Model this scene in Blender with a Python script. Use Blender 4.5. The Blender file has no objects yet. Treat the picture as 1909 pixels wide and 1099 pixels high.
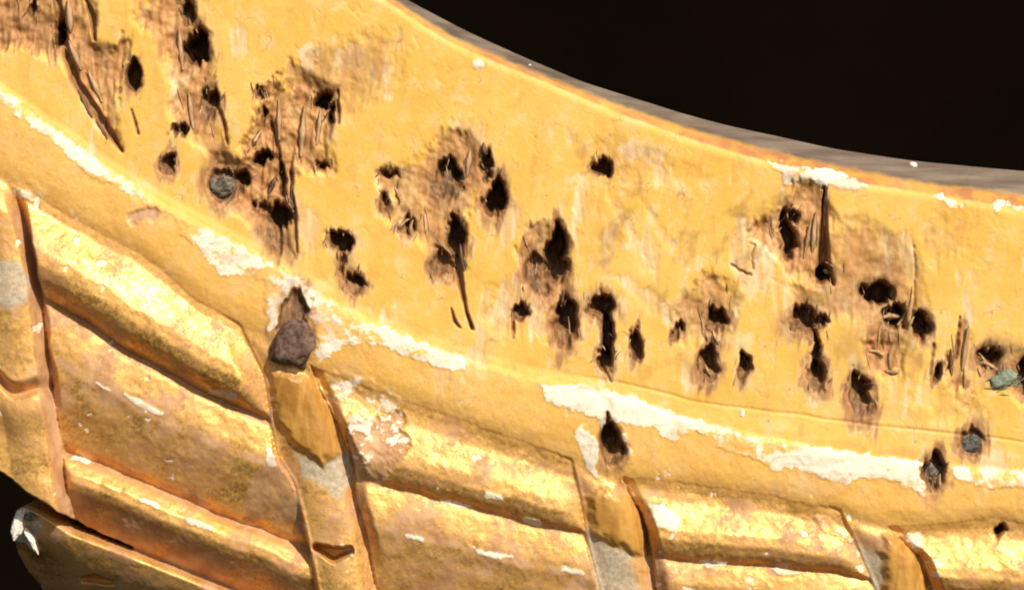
import bpy, math, random
import numpy as np

# ------------------------------------------------------------------ camera, world, sun, exposure
S = 0.0001                       # metres per unit of the drawing (0.1 mm); the view is about 19 cm wide
CX, CY = 954.5, 549.5
scene = bpy.context.scene
cam_d = bpy.data.cameras.new("camera")
cam = bpy.data.objects.new("camera", cam_d)
scene.collection.objects.link(cam)
CAM_DIST = 0.62
cam.location = (0, -CAM_DIST, 0)
cam.rotation_euler = (math.radians(90), 0, 0)
cam_d.sensor_width = 36.0
cam_d.lens = 36.0 * CAM_DIST / (1909 * S)
cam_d.clip_start = 0.01
cam_d.clip_end = 50
scene.camera = cam

SUN = np.array([0.42, -0.66, 0.62]); SUN = SUN / np.linalg.norm(SUN)
world = bpy.data.worlds.new("World"); scene.world = world
world.use_nodes = True
wn = world.node_tree.nodes; wn.clear()
sky = wn.new("ShaderNodeTexSky"); sky.sky_type = 'NISHITA'; sky.sun_disc = False
sky.sun_elevation = math.asin(SUN[2]); sky.sun_rotation = math.atan2(SUN[0], SUN[1])
bg = wn.new("ShaderNodeBackground"); bg.inputs[1].default_value = 0.10
wo = wn.new("ShaderNodeOutputWorld")
world.node_tree.links.new(sky.outputs[0], bg.inputs[0]); world.node_tree.links.new(bg.outputs[0], wo.inputs[0])
from mathutils import Vector
sd = bpy.data.lights.new("sun", 'SUN'); sd.energy = 4.6; sd.angle = math.radians(0.6); sd.color = (1, 0.93, 0.80)
so = bpy.data.objects.new("sun", sd); scene.collection.objects.link(so)
so.location = Vector(SUN) * 2
so.rotation_euler = Vector(-SUN).to_track_quat('-Z', 'Y').to_euler()
scene.view_settings.view_transform = 'Standard'
scene.view_settings.look = 'None'
scene.view_settings.gamma = 1
scene.view_settings.exposure = 0.16
scene.cycles.pixel_filter_type = 'BLACKMAN_HARRIS'; scene.cycles.filter_width = 2.0
scene.render.resolution_x = 1024; scene.render.resolution_y = 589

# ------------------------------------------------------------------ numeric helpers
rng = np.random.default_rng(7)
TAB = rng.random((256, 256)).astype(np.float32)
def vn(x, y, seed=0):
    x = x + seed * 37.31; y = y + seed * 91.77
    xi = np.floor(x).astype(np.int32); yi = np.floor(y).astype(np.int32)
    fx = (x - xi).astype(np.float32); fy = (y - yi).astype(np.float32)
    fx = fx * fx * (3 - 2 * fx); fy = fy * fy * (3 - 2 * fy)
    a = TAB[yi & 255, xi & 255]; b = TAB[yi & 255, (xi + 1) & 255]
    c = TAB[(yi + 1) & 255, xi & 255]; d = TAB[(yi + 1) & 255, (xi + 1) & 255]
    return (a + (b - a) * fx) * (1 - fy) + (c + (d - c) * fx) * fy
def fbm(x, y, sc, seed=0, octs=4, sy=None, gain=0.5):
    sy = sy or sc
    r = 0; amp = 1; tot = 0
    for o in range(octs):
        r = r + amp * (vn(x / sc * 2 ** o, y / sy * 2 ** o, seed + o * 3.7) - 0.5); tot += amp; amp *= gain
    return r / tot * 2            # about -1..1
def ss(a, b, x):
    t = np.clip((x - a) / (b - a), 0, 1); return t * t * (3 - 2 * t)
def curve(pts, smooth=25, lo=-400, hi=2400):
    p = np.array(sorted(pts), float)
    xs = np.arange(lo, hi + 1.0)
    ys = np.interp(xs, p[:, 0], p[:, 1])
    s0 = (p[1, 1] - p[0, 1]) / (p[1, 0] - p[0, 0]); s1 = (p[-1, 1] - p[-2, 1]) / (p[-1, 0] - p[-2, 0])
    ys = np.where(xs < p[0, 0], p[0, 1] + (xs - p[0, 0]) * s0, ys)
    ys = np.where(xs > p[-1, 0], p[-1, 1] + (xs - p[-1, 0]) * s1, ys)
    if smooth > 1:
        k = np.hanning(smooth * 2 + 3)[1:-1]; k /= k.sum()
        pad = len(k) // 2
        ye = np.concatenate([ys[0] + (np.arange(-pad, 0)) * s0, ys, ys[-1] + np.arange(1, pad + 1) * s1])
        ys = np.convolve(ye, k, 'valid')
    return lambda x: np.interp(x, xs, ys)
def prof(pts, smooth=0.05):
    p = np.array(pts, float); ts = np.linspace(-0.3, 1.3, 641)
    ys = np.interp(ts, p[:, 0], p[:, 1])
    n = max(1, int(smooth / (1.6 / 640))); k = np.hanning(2 * n + 3)[1:-1]; k /= k.sum()
    pad = len(k) // 2
    ys = np.convolve(np.pad(ys, pad, 'edge'), k, 'valid')
    return lambda t: np.interp(np.clip(t, -0.2, 1.2), ts, ys)
def poly_sd(px, py, pts):
    pts = np.array(pts, float); n = len(pts)
    d = np.full(px.shape, 1e12); inside = np.zeros(px.shape, bool)
    for i in range(n):
        ax, ay = pts[i]; bx, by = pts[(i + 1) % n]
        ex, ey = bx - ax, by - ay
        wx, wy = px - ax, py - ay
        t = np.clip((wx * ex + wy * ey) / (ex * ex + ey * ey), 0, 1)
        d = np.minimum(d, (wx - t * ex) ** 2 + (wy - t * ey) ** 2)
        c = ((ay <= py) & (by > py)) | ((by <= py) & (ay > py))
        xs = ax + (py - ay) / (ey if ey else 1e-9) * ex
        inside ^= c & (px < xs)
    d = np.sqrt(d)
    return np.where(inside, -d, d)      # negative inside
def line_d(px, py, pts):
    d = np.full(px.shape, 1e12); w = np.zeros(px.shape)
    pts = np.array(pts, float)           # x, y, half-width
    best = np.full(px.shape, 1e12)
    for i in range(len(pts) - 1):
        ax, ay, aw = pts[i]; bx, by, bw = pts[i + 1]
        ex, ey = bx - ax, by - ay
        t = np.clip(((px - ax) * ex + (py - ay) * ey) / (ex * ex + ey * ey), 0, 1)
        dd = np.sqrt((px - ax - t * ex) ** 2 + (py - ay - t * ey) ** 2) / (aw + (bw - aw) * t)
        best = np.minimum(best, dd)
    return best                          # 1 at the edge

# ------------------------------------------------------------------ the curves of the chair frame
C0 = curve([(-200, -563), (500, -168), (640, -79), (762, -4), (871, 53), (975, 100), (1089, 148), (1280, 208), (1366, 231), (1465, 252), (1563, 274), (1708, 296), (1909, 315), (2080, 324)], 40)
CM = curve([(-200, -545), (500, -150), (640, -62), (735, 0), (790, 36), (841, 67), (908, 97), (975, 126), (1042, 154), (1143, 191), (1280, 239), (1412, 275), (1593, 318), (1774, 348), (1909, 364), (2080, 378)], 30)
C1 = curve([(-200, -525), (500, -120), (640, -45), (715, 0), (791, 50), (841, 80), (908, 110), (975, 137), (1042, 164), (1143, 208), (1280, 258), (1412, 297), (1603, 342), (1735, 362), (1853, 382), (1909, 394), (2080, 410)], 30)
C2 = curve([(-200, 55), (0, 165), (75, 220), (150, 275), (225, 325), (300, 375), (375, 415), (450, 455), (530, 500), (620, 560), (680, 590), (760, 625), (850, 660), (950, 690), (1040, 712), (1150, 735), (1300, 785), (1450, 815), (1600, 845), (1750, 865), (1909, 880), (2080, 892)], 30)
CS = curve([(-200, 40), (0, 150), (300, 355), (530, 478), (700, 578), (900, 655), (1020, 688), (1139, 711), (1245, 732), (1294, 748), (1400, 762), (1500, 774), (1563, 785), (1751, 805), (1909, 822), (2080, 835)], 25)
C3 = curve([(-200, 220), (30, 345), (130, 400), (270, 478), (370, 560), (450, 605), (500, 640), (590, 690), (640, 702), (745, 745), (900, 795), (1065, 855), (1100, 880), (1188, 891), (1286, 899), (1408, 915), (1500, 936), (1563, 948), (1600, 970), (1661, 980), (1747, 977), (1849, 966), (1909, 973), (2080, 990)], 20)
def inv(pts, smooth=20):        # x as a function of y
    return curve([(y, x) for x, y in pts], smooth)
RIB = [  # (left edge, right edge), points x, y
    (None, inv([(5, 300), (28, 350), (62, 470), (76, 550), (100, 750), (125, 940), (150, 1150)])),
    (inv([(430, 560), (462, 640), (490, 700), (500, 780), (512, 850), (545, 900), (570, 1000), (590, 1099), (625, 1240)]),
     inv([(560, 600), (590, 715), (630, 790), (655, 860), (665, 930), (685, 1000), (700, 1099), (735, 1240)])),
    (inv([(1052, 800), (1066, 860), (1080, 930), (1090, 1000), (1115, 1099), (1150, 1240)]),
     inv([(1150, 860), (1172, 915), (1196, 952), (1214, 1018), (1226, 1099), (1262, 1240)])),
    (inv([(1560, 940), (1590, 1005), (1630, 1099), (1685, 1240)]),
     inv([(1650, 975), (1686, 1010), (1718, 1038), (1739, 1099), (1782, 1240)])),
]
# grooves between the reeds of each stretch
G1 = [None,
      curve([(20, 520), (80, 560), (150, 600), (225, 650), (300, 695), (360, 725), (425, 755), (500, 785), (580, 820)], 20),
      curve([(600, 882), (665, 895), (740, 910), (825, 932), (925, 960), (1000, 980), (1090, 996), (1150, 1010)], 20),
      curve([(1180, 1034), (1229, 1038), (1306, 1046), (1408, 1054), (1522, 1063), (1612, 1079), (1700, 1098)], 20),
      curve([(1700, 1100), (1909, 1124), (2080, 1140)], 20)]
G2 = [None,
      curve([(60, 826), (117, 845), (200, 875), (300, 920), (400, 965), (500, 1000), (575, 1030), (640, 1060)], 20),
      curve([(640, 1085), (700, 1112), (900, 1160), (1100, 1205)], 20),
      curve([(1180, 1180), (1400, 1205), (1620, 1235)], 20),
      curve([(1700, 1250), (2080, 1300)], 20)]
G3 = [None,
      curve([(40, 940), (75, 957), (125, 990), (215, 1025), (300, 1060), (400, 1100), (560, 1165), (700, 1225)], 15),
      curve([(640, 1300), (1100, 1400)], 20), curve([(1180, 1350), (1620, 1400)], 20), curve([(1700, 1400), (2080, 1450)], 20)]

# ------------------------------------------------------------------ the grid: rows follow the curved upper edge
STEP = 2.0
xs = np.arange(-140, 2060 + 1, STEP)
c0 = np.maximum(C0(xs), -140.0)
k = np.hanning(31); k /= k.sum()
c0 = np.convolve(np.pad(c0, 15, 'edge'), k, 'valid')
vs = np.arange(0, 1400, STEP)
X = np.repeat(xs[None, :], len(vs), 0)
Y = c0[None, :] + vs[:, None]
YMAX = 1215
NR, NC = X.shape
H = np.zeros_like(X)

wx = X + 5 * fbm(X, Y, 60, 1, 3) + 1.5 * fbm(X, Y, 9, 2, 2)
wy = Y + 5 * fbm(X, Y, 60, 3, 3) + 1.5 * fbm(X, Y, 9, 4, 2)
fine = fbm(X, Y, 14, 5, 3)
mid = fbm(X, Y, 45, 6, 3)
big = fbm(X, Y, 220, 7, 3)
lean = 22 * fbm(X, Y, 130, 8, 3) + 0.10 * (Y - 300)
fib = fbm(X + lean, Y, 8, 9, 4, sy=60)          # wood fibres, upright grain
fib2 = fbm(X + lean + 6 * fbm(X, Y, 40, 10, 2), Y, 4.2, 11, 3, sy=34)

LAB = np.zeros(X.shape, np.int32)       # which part
PARTS = {0: ('rail', 0)}
def newpart(name):
    i = len(PARTS); PARTS[i] = (name, i); return i

M = {n: np.zeros(X.shape) for n in ('gold', 'wood', 'gesso', 'grey', 'bole_shade', 'stain_shade', 'pad', 'edge', 'pale', 'gloss')}

# --- face and upper edge
y1, ym, y2, y3 = C1(wx), CM(wx), C2(wx), C3(X)
c1s = Y - C1(X + 1.5 * mid)
H += 3.0 * big + 0.6 * mid
drop = np.where(c1s < 14, -((14 - np.clip(c1s, -30, 14)) / 14) ** 2 * 3.5, 0)
H += drop
cms = Y - CM(X + 2 * mid)
tt = np.clip((cms) / np.minimum(-1, C0(X) - CM(X)), 0, 1)
H = np.where(cms < 0, H - 48 * tt ** 1.15 - 3 * np.minimum(1, tt * 6) , H)
EDGE = newpart('upper_edge')
LAB[c1s < -4] = EDGE
M['edge'] = ss(6, -9, cms + 3 * fine + 4 * mid)
orange = ss(2, -4, c1s + 2 * fine) * (1 - M['edge'])
grain = fbm(X, Y - C0(X), 140, 12, 4, sy=5)
H += M['edge'] * grain * 2.2

# score line in the face
sl = np.abs(Y - CS(X) - 3 * mid) 
slm = ss(3.2, 0.6, sl) * ss(1000, 1150, X) * ss(-0.55, 0.0, big + mid * 0.6 + 0.25)
H -= 2.2 * slm
# low bevel below the score line
bev = ss(0, 1, (Y - CS(X)) / np.maximum(8, C2(X) - CS(X)))
H += 4 * bev

# --- bead
moulding = (wy - C2(X)) > 0
tb = (wy - C2(X)) / np.maximum(30, C3(X) - C2(X))
pb = prof([(-0.3, 4), (-0.02, 4), (0.08, 10), (0.25, 13), (0.5, 14), (0.75, 13.2), (0.90, 10), (1.0, 6), (1.3, 5)], 0.08)
hb = pb(tb)
mm = ss(-4, 8, wy - C2(X))
H = H * (1 - mm) + (hb + 2.2 * big + 1.5 * mid) * mm
BEAD = newpart('fillet')
LAB[Y > C2(X)] = BEAD
M['gold'] = np.maximum(M['gold'], ss(2, 14, wy - C2(X)) * (0.5 + 0.5 * ss(-25, 10, wy - C3(X))))

# --- reeds and ribbons
pr1 = prof([(-0.3, 5), (0, 5), (0.12, 6), (0.30, 20), (0.5, 34), (0.64, 36), (0.76, 29), (0.88, 10), (1.0, -26), (1.1, -28)], 0.045)
pr1b = prof([(-0.3, 5), (0, 5), (0.1, 1), (0.25, -1), (0.42, 5), (0.6, 15), (0.75, 17), (0.87, 10), (0.95, 0), (1.0, -12), (1.1, -16)], 0.04)
pr2 = prof([(-0.3, -14), (0, -13), (0.06, -7), (0.16, -3), (0.28, 0), (0.40, -2), (0.6, -15), (0.8, -36), (0.93, -51), (1.0, -70), (1.3, -72)], 0.035)
pr3 = prof([(-0.3, -65), (0, -62), (0.06, -42), (0.2, -26), (0.34, -25), (0.44, -33), (0.7, -66), (1.0, -112), (1.3, -150)], 0.035)
inm = wy > y3
seg_x = [(None, 0), (0, 1), (1, 2), (2, 3), (3, None)]
bole_shade_line = np.zeros(X.shape)
for k_ in range(1, 5):
    xl = RIB[k_ - 1][1](Y)                                     # left limit: right edge of the ribbon before
    xr = RIB[k_][0](Y) if k_ < 4 else np.full(X.shape, 3000.0)
    lm = (X >= xl - 2) & (X <= xr + 2) & (Y > C3(X) - 2)
    g1, g2, g3 = G1[k_](wx), G2[k_](wx), G3[k_](X)
    t1 = (wy - y3) / np.maximum(20, g1 - y3)
    t2 = (wy - g1) / np.maximum(20, g2 - g1)
    t3 = (wy - g2) / np.maximum(20, g3 - g2)
    h1 = (pr1 if k_ == 1 else pr1b)(t1)
    h = np.where(t1 < 1, h1, np.where(t2 < 1, pr2(t2), pr3(t3)))
    dl = X - xl; dr = xr - X
    u = np.clip(dl / np.maximum(60, np.minimum(dl + dr, 480)), 0, 1)
    h = h + np.where(t1 > 0.1, 10 * (1 - u) * ss(0.1, 0.4, t1), 0)
    h = h + 3.0 * big + 2.6 * mid
    if k_ > 1: h = np.where(h < -8, -8 + (h + 8) * .7, h)
    # left end: a cut cliff; right end: rounds down to the ribbon
    endw = (12 if k_ == 1 else 22) + 8 * mid
    e = ss(0, 1, dl / endw)
    deep = np.minimum(h, (-12 if k_ < 3 else -7) - 12 * ss(0, 1, t2))
    topfade = ss(0.0, 0.25, t1) if k_ == 1 else ss(-0.1, 0.1, t1)
    hh = h * e + (deep * topfade + h * (1 - topfade)) * (1 - e)
    r = ss(0, 1, dr / 46) ** 0.7
    hh = np.where(dr < 46, hh * r + (np.minimum(hh, 2 - 8 * ss(0, 1, t2) - 24 * ss(0, 1, t3)) - 1) * (1 - r), hh)
    H = np.where(lm & inm, hh, H)
    for n_, sel in (('r1', t1 < 1), ('r2', (t1 >= 1) & (t2 < 1)), ('r3', (t2 >= 1))):
        LAB[lm & inm & sel] = newpart('reed')
    # reddish bole where the gold is rubbed: along the shoulder of the second reed
    line = {1: 0.36, 2: 0.38, 3: 0.4, 4: 0.4}[k_]
    bl = 0.8 * ss(0.075, 0.01, np.abs(t2 - line - 0.05 * big)) * ss(-0.25, 0.25, mid + 0.6 * fine + 0.1)
    bole_shade_line = np.maximum(bole_shade_line, np.where(lm & inm, bl, 0))
    gr = np.maximum(ss(0.10, 0.02, np.abs(t1 - 1.0)), ss(0.07, 0.01, np.abs(t2 - 1.0)))
    bole_shade_line = np.maximum(bole_shade_line, np.where(lm & inm, gr * (0.62 if k_ == 1 else 0.5), 0))  # grooves painted browner to stand in for their shade
    if k_ == 1: bole_shade_line = np.maximum(bole_shade_line, np.where(lm & inm, ss(.36, .5, t3) * (.62 + .3 * mid), 0))  # shade of the third reed's underside, put in as bole brown
    bole_shade_line = np.maximum(bole_shade_line, np.where(lm & inm & (dl < 16), ss(14, 4, dl) * topfade * 0.4, 0))  # shaded left ends also browned by colour

gx0 = wx + 8 * fine + 10 * mid; gy0 = wy + 8 * fbm(X, Y, 16, 53, 3) + 8 * fbm(X, Y, 50, 54, 2)
for k_ in range(4):
    L, R = RIB[k_]
    xr = R(Y); xl = L(Y) if L else np.full(X.shape, -160.0) 
    lm = (X > xl) & (X < xr) & (Y > C3(X))
    s = (X - xl) / np.maximum(20, xr - xl)
    h = 1 + 15 * np.sin(np.clip(s * 0.95 + .03, 0, 1) * math.pi) ** 0.9 + 3 * np.exp(-((X - xl - 5) / 4) ** 2)
    h = h - 16 * ss(0.70, 1.0, s) ** 1.2
    yt = Y - C3(X)
    if k_ == 0:
        q = xr - X
        h = 22 + 10 * np.sin(np.clip(q / 95, 0, 1) * math.pi) - 48 * ss(22, 0, q)
        # lower edge of the upper roll, then the piece below it
        yb = 700 + 36 * ss(-20, 34, X) - 10 * ss(40, 75, X)
        h = h - 30 * ss(-30, 0, Y - yb) * ss(8, -2, Y - yb) - 14 * ss(0, 6, Y - yb)
        h = h + 14 * np.exp(-((Y - yb - 30) / 40) ** 2)
    else:
        h = h - 0.10 * np.clip(yt, 0, 200)
    # fade in under the bead
    f = ss(0, 36 if k_ else 60, yt)
    base = H
    H = np.where(lm, (h + 1.5 * mid + 1.2 * big) * f + np.minimum(base, 8) * (1 - f), H)
    i = newpart('ribbon'); LAB[lm & (yt > 6)] = i
    if k_ == 0: RIBA = i
    # ochre pad in the ribbon
    if k_ == 1:
        pd = ss(7, -14, poly_sd(gx0, gy0, [(505, 690), (590, 705), (632, 800), (640, 840), (600, 866), (545, 835), (512, 780)]))
        gy = ss(9, -7, poly_sd(gx0, gy0, [(548, 850), (600, 868), (648, 830), (655, 905), (640, 930), (560, 888)]))
        tr = ss(6, -6, poly_sd(wx, wy, [(508, 850), (548, 862), (560, 905), (572, 1010), (520, 960), (440, 985), (470, 880)]))
    elif k_ == 2:
        pd = ss(7, -14, poly_sd(gx0, gy0, [(1092, 920), (1130, 908), (1180, 925), (1205, 985), (1200, 1035), (1150, 1020), (1100, 1000)]))
        gy = ss(9, -7, poly_sd(gx0, gy0, [(1088, 985), (1130, 1022), (1180, 1030), (1190, 1099), (1115, 1110)]))
        tr = np.zeros(X.shape)
    elif k_ == 3:
        pd = ss(7, -14, poly_sd(gx0, gy0, [(1640, 1030), (1655, 995), (1690, 1005), (1730, 1060), (1750, 1150), (1660, 1160)]))
        gy = ss(9, -7, poly_sd(gx0, gy0, [(1600, 1010), (1636, 1025), (1650, 1120), (1620, 1100)]))
        tr = np.zeros(X.shape)
    else:
        pd = np.zeros(X.shape); tr = pd
        gy = ss(8, -10, poly_sd(wx, wy, [(-10, 490), (40, 485), (62, 520), (58, 560), (20, 575), (-20, 560)]))
    H += pd * 11
    M['pad'] = np.maximum(M['pad'], pd * lm); M['grey'] = np.maximum(M['grey'], np.maximum(gy * lm, gy * (k_ == 0)))
    M['stain_shade'] = np.maximum(M['stain_shade'], tr * 0.35 * ss(-0.6, 0.2, mid)); M['bole_shade'] = np.maximum(M['bole_shade'], tr * 0.6)
    if k_ in (1, 2, 3):
        strip = lm * ss(0.80, 0.9, s) * ss(30, 60, yt)
        M['bole_shade'] = np.maximum(M['bole_shade'], strip * 0.5 * ss(-0.5, 0.2, fib + 0.2))
        H += strip * fib * 4
    else:
        strip = lm * ss(26, 12, xr - X) * ss(10, 60, yt)
        M['bole_shade'] = np.maximum(M['bole_shade'], strip * 0.8)
        rub = lm * ss(18, 3, np.abs(Y - yb + 6)) * ss(62, 40, X)
        M['bole_shade'] = np.maximum(M['bole_shade'], rub * ss(-0.5, 0.3, mid + 0.1))
M['bole_shade'] = np.maximum(M['bole_shade'], bole_shade_line)

# ribbon B: notch and lump near its lower end
nt = ss(1.1, 0.6, line_d(wx, wy, [(590, 1022, 7), (618, 1034, 14), (650, 1024, 6)]))
H -= nt * 60
sd_ = poly_sd(wx, wy, [(455, 612), (470, 640), (480, 740), (500, 785), (495, 800), (468, 770), (455, 690)])
M['bole_shade'] = np.maximum(M['bole_shade'], ss(8, -4, sd_) * 0.45)

# --- leaf tip and the open gap at the lower left
leaf_poly = [(22, 952), (45, 940), (75, 952), (125, 988), (215, 1024), (300, 1059), (400, 1099), (560, 1164), (700, 1222), (700, 1300), (90, 1300), (44, 1108), (26, 1082), (12, 1045), (6, 1005), (9, 975)]
ls = poly_sd(X + 2 * mid, Y + 2 * mid, leaf_poly)
gapd = poly_sd(wx, wy, [(-200, 800), (-60, 855), (0, 880), (35, 905), (85, 938), (118, 962), (150, 985), (240, 1024), (240, 1060), (140, 1200), (150, 1300), (-200, 1300)])
H = np.where(gapd < 0, H - 420 * ss(0, -22, gapd), H)
ridge = G3[1](X) - Y                                  # >0 above the ridge
dist = np.clip(-ridge * 0.9, 0, 400)
tipd = np.sqrt((X - 45) ** 2 + (Y - 985) ** 2)
hl = -36 - 0.66 * dist - 0.0025 * dist ** 2 - 10 * ss(8, 0, dist) + 5 * np.sin(np.clip(dist, 0, 90) / 90 * math.pi) - 12 * ss(16, 0, -ls) ** 2 * ss(300, 120, X) - 0.02 * X + 2 * mid
inl = ls < 0
LEAF = newpart('carved_leaf')
H = np.where(inl, hl, H); LAB[inl] = LEAF
M['gold'] = np.where(inl, 1, M['gold'])
M['bole_shade'] = np.where(inl, 0.30 + 0.30 * mid, M['bole_shade'])
slot = ss(1.2, 0.7, line_d(wx, wy, [(140, 1092, 4), (165, 1088, 8), (195, 1094, 4)]))
H -= slot * 26 * inl
tip = ss(4, -6, poly_sd(wx, wy, [(12, 975), (28, 952), (48, 948), (72, 968), (70, 1000), (52, 1012), (30, 1006), (14, 1000)])) * inl
tipw = ss(3, -3, poly_sd(wx, wy, [(8, 990), (20, 955), (40, 950), (36, 985), (52, 1000), (62, 1034), (50, 1040), (34, 1016), (12, 1016)])) * inl
M['grey'] = np.maximum(M['grey'], tip * ss(-0.6, 0.3, fine + 0.2)); M['gesso'] = np.maximum(M['gesso'], tipw)
H += tip * 10 * fine + tipw * 6

# --- torn patches of bare wood on the face
TORN = [
    ([(-60, -60), (100, -60), (178, 0), (176, 72), (210, 84), (250, 72), (240, 150), (214, 190), (232, 285), (180, 235), (140, 170), (110, 112), (40, 98), (-60, 110)], 9, 0.95),
    ([(245, -40), (355, -40), (372, 40), (400, 110), (398, 190), (430, 260), (424, 320), (385, 285), (350, 262), (318, 215), (300, 130), (285, 70), (250, 50)], 8, 0.8),
    ([(482, 168), (520, 150), (545, 120), (600, 150), (635, 165), (632, 215), (616, 250), (626, 320), (590, 330), (560, 318), (545, 360), (548, 410), (552, 480), (500, 470), (455, 410), (395, 372), (386, 285), (428, 290), (450, 300), (468, 240)], 11, 1.0),
    ([(520, 140), (590, 90), (640, 60), (700, 50), (755, 55), (742, 130), (700, 190), (655, 225), (636, 240), (632, 165), (560, 130)], 3, 0.55),
    ([(700, 322), (760, 290), (830, 245), (880, 250), (912, 300), (922, 345), (890, 390), (870, 405), (872, 500), (848, 520), (812, 520), (790, 465), (745, 440), (705, 400)], 7, 0.7),
    ([(962, 470), (990, 425), (1030, 405), (1060, 440), (1068, 540), (1082, 630), (1050, 660), (1018, 645), (1010, 560), (980, 540)], 7, 0.85),
    ([(1096, 270), (1150, 245), (1190, 270), (1330, 325), (1310, 345), (1160, 348), (1110, 400), (1070, 450), (1100, 345)], 2, 0.35),
    ([(1232, 590), (1270, 545), (1310, 520), (1380, 515), (1400, 495), (1372, 560), (1362, 625), (1320, 625), (1262, 640)], 6, 0.75),
    ([(1395, 440), (1415, 400), (1455, 370), (1490, 335), (1535, 345), (1560, 400), (1545, 440), (1560, 480), (1556, 520), (1530, 540), (1470, 520), (1445, 480)], 8, 0.85),
    ([(1545, 400), (1600, 395), (1640, 415), (1690, 460), (1722, 520), (1740, 600), (1735, 660), (1700, 640), (1660, 690), (1622, 665), (1610, 610), (1560, 600), (1470, 625), (1452, 600), (1480, 570), (1470, 530), (1545, 525)], 4, 0.66),
    ([(1605, 640), (1650, 615), (1690, 640), (1680, 690), (1650, 712), (1615, 690)], 7, 0.9),
    ([(1745, 690), (1775, 640), (1800, 580), (1808, 620), (1800, 700), (1815, 735), (1775, 735)], 6, 0.8),
    ([(1812, 660), (1840, 635), (1890, 640), (1960, 660), (1960, 780), (1905, 760), (1880, 730), (1845, 725)], 7, 0.8),
    ([(1738, 390), (1800, 395), (1810, 470), (1770, 490), (1745, 520), (1720, 470)], 2, 0.4),
    ([(1720, 700), (1790, 720), (1840, 760), (1825, 800), (1740, 790)], 3, 0.4),
    ([(600, 500), (650, 480), (690, 520), (680, 560), (640, 550)], 2, 0.35),
    ([(900, 540), (960, 520), (1000, 560), (1010, 620), (940, 640), (890, 600)], 2, 0.4),
]
jx = X + 6 * fib + 3 * fib2 + 8 * fine + 9 * mid; jy = Y + 12 * fib + 6 * fib2 + 12 * mid + 6 * fine
for pts, dep, wamt in TORN:
    a = np.array(pts); sel = np.where((X > a[:, 0].min() - 45) & (X < a[:, 0].max() + 45) & (Y > a[:, 1].min() - 60) & (Y < a[:, 1].max() + 60))
    sdv = poly_sd(jx[sel], jy[sel], pts)
    m = ss(7, -8, sdv + 9 * fib2[sel] + 7 * fine[sel])
    low = ss(8, -26, sdv)
    H[sel] -= ss(3, -4, sdv) * dep * 0.2 + low * dep * (1.1 + 1.0 * mid[sel] + 0.5 * fine[sel])
    H[sel] += low * (fib[sel] * 0.5 * dep + fib2[sel] * 0.15 * dep)
    M['wood'][sel] = np.maximum(M['wood'][sel], m * wamt * np.clip(0.62 + 0.4 * fib[sel] + 0.75 * mid[sel] + 0.5 * ss(5, -45, sdv), 0, 1))
    sub = np.zeros(X.shape, bool); sub[sel] = (sdv < -2)
    if wamt > 0.6:
        LAB[sub & (LAB == 0)] = newpart('torn_wood')
# shallow scrapes and paler rubbed places
sc = ss(0.28, 0.55, fbm(X + 20 * mid, Y, 70, 21, 4, sy=150) + 0.25 * fib) * (1 - M['gold']) * ss(15, 50, c1s)
zone = ss(160, 20, poly_sd(X, Y, [(1130, 300), (1420, 330), (1420, 520), (1300, 580), (1180, 470)]))
smear = ss(.02, .5, fbm(X + .4 * Y, Y, 60, 55, 4, gain=.6) + .3 * fib) * (0.25 + 0.6 * zone) * (1 - M['gold']) * ss(15, 50, c1s)
M['pale'] = np.maximum(sc, .8 * smear); M['stain_shade'] = np.maximum(M['stain_shade'], 0.30 * ss(.15, .6, fbm(X, Y + .3 * X, 48, 56, 4, gain=.65)) * (.25 + zone) * (1 - M['gold']) * ss(15, 50, c1s))
H -= sc * 1.2
for pts, w in (([(845, 232), (900, 225), (912, 280), (860, 290)], .9), ([(700, 320), (725, 318), (722, 400), (698, 400)], .8), ([(975, 430), (1010, 415), (1000, 470), (930, 545), (900, 600), (990, 590), (1000, 540), (960, 510)], .8),
               ([(1080, 330), (1110, 330), (1075, 455), (1060, 440)], .8), ([(1135, 370), (1150, 365), (1215, 500), (1200, 510)], .7), ([(1190, 370), (1200, 372), (1260, 460), (1250, 470)], .6),
               ([(1140, 510), (1220, 540), (1260, 585), (1240, 600), (1170, 545)], .8), ([(1370, 400), (1430, 410), (1440, 520), (1400, 560), (1360, 500)], .8),
               ([(1440, 520), (1475, 530), (1470, 570), (1445, 600)], .6), ([(1640, 440), (1700, 430), (1720, 520), (1660, 520)], .7), ([(1765, 640), (1740, 760), (1700, 760), (1720, 690)], .6), ([(590, 80), (604, 80), (602, 122), (592, 120)], 1.0),
               ([(1660, 700), (1700, 700), (1690, 780), (1640, 790)], .6), ([(260, 10), (300, 0), (290, 50), (265, 55)], .8), ([(300, 110), (355, 100), (365, 220), (330, 240)], .9)):
    a = np.array(pts); sel = np.where((X > a[:, 0].min() - 40) & (X < a[:, 0].max() + 40) & (Y > a[:, 1].min() - 60) & (Y < a[:, 1].max() + 60))
    m = ss(8, -6, poly_sd(jx[sel], jy[sel], pts)); M['pale'][sel] = np.maximum(M['pale'][sel], m * w * (0.75 + 0.4 * fib2[sel]))
    H[sel] -= m * (1.5 + 1.5 * fib2[sel])
# broken brown band on the face just above the bead
M['stain_shade'] = np.maximum(M['stain_shade'], 0.22 * ss(16, 0, np.abs(Y - C2(X) + 14 + 8 * mid)) * ss(-0.3, 0.4, mid + big))
M['stain_shade'] = np.maximum(M['stain_shade'], 0.75 * ss(10, -14, poly_sd(jx, jy, [(465, 430), (520, 420), (552, 450), (552, 495), (500, 475)])))

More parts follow.
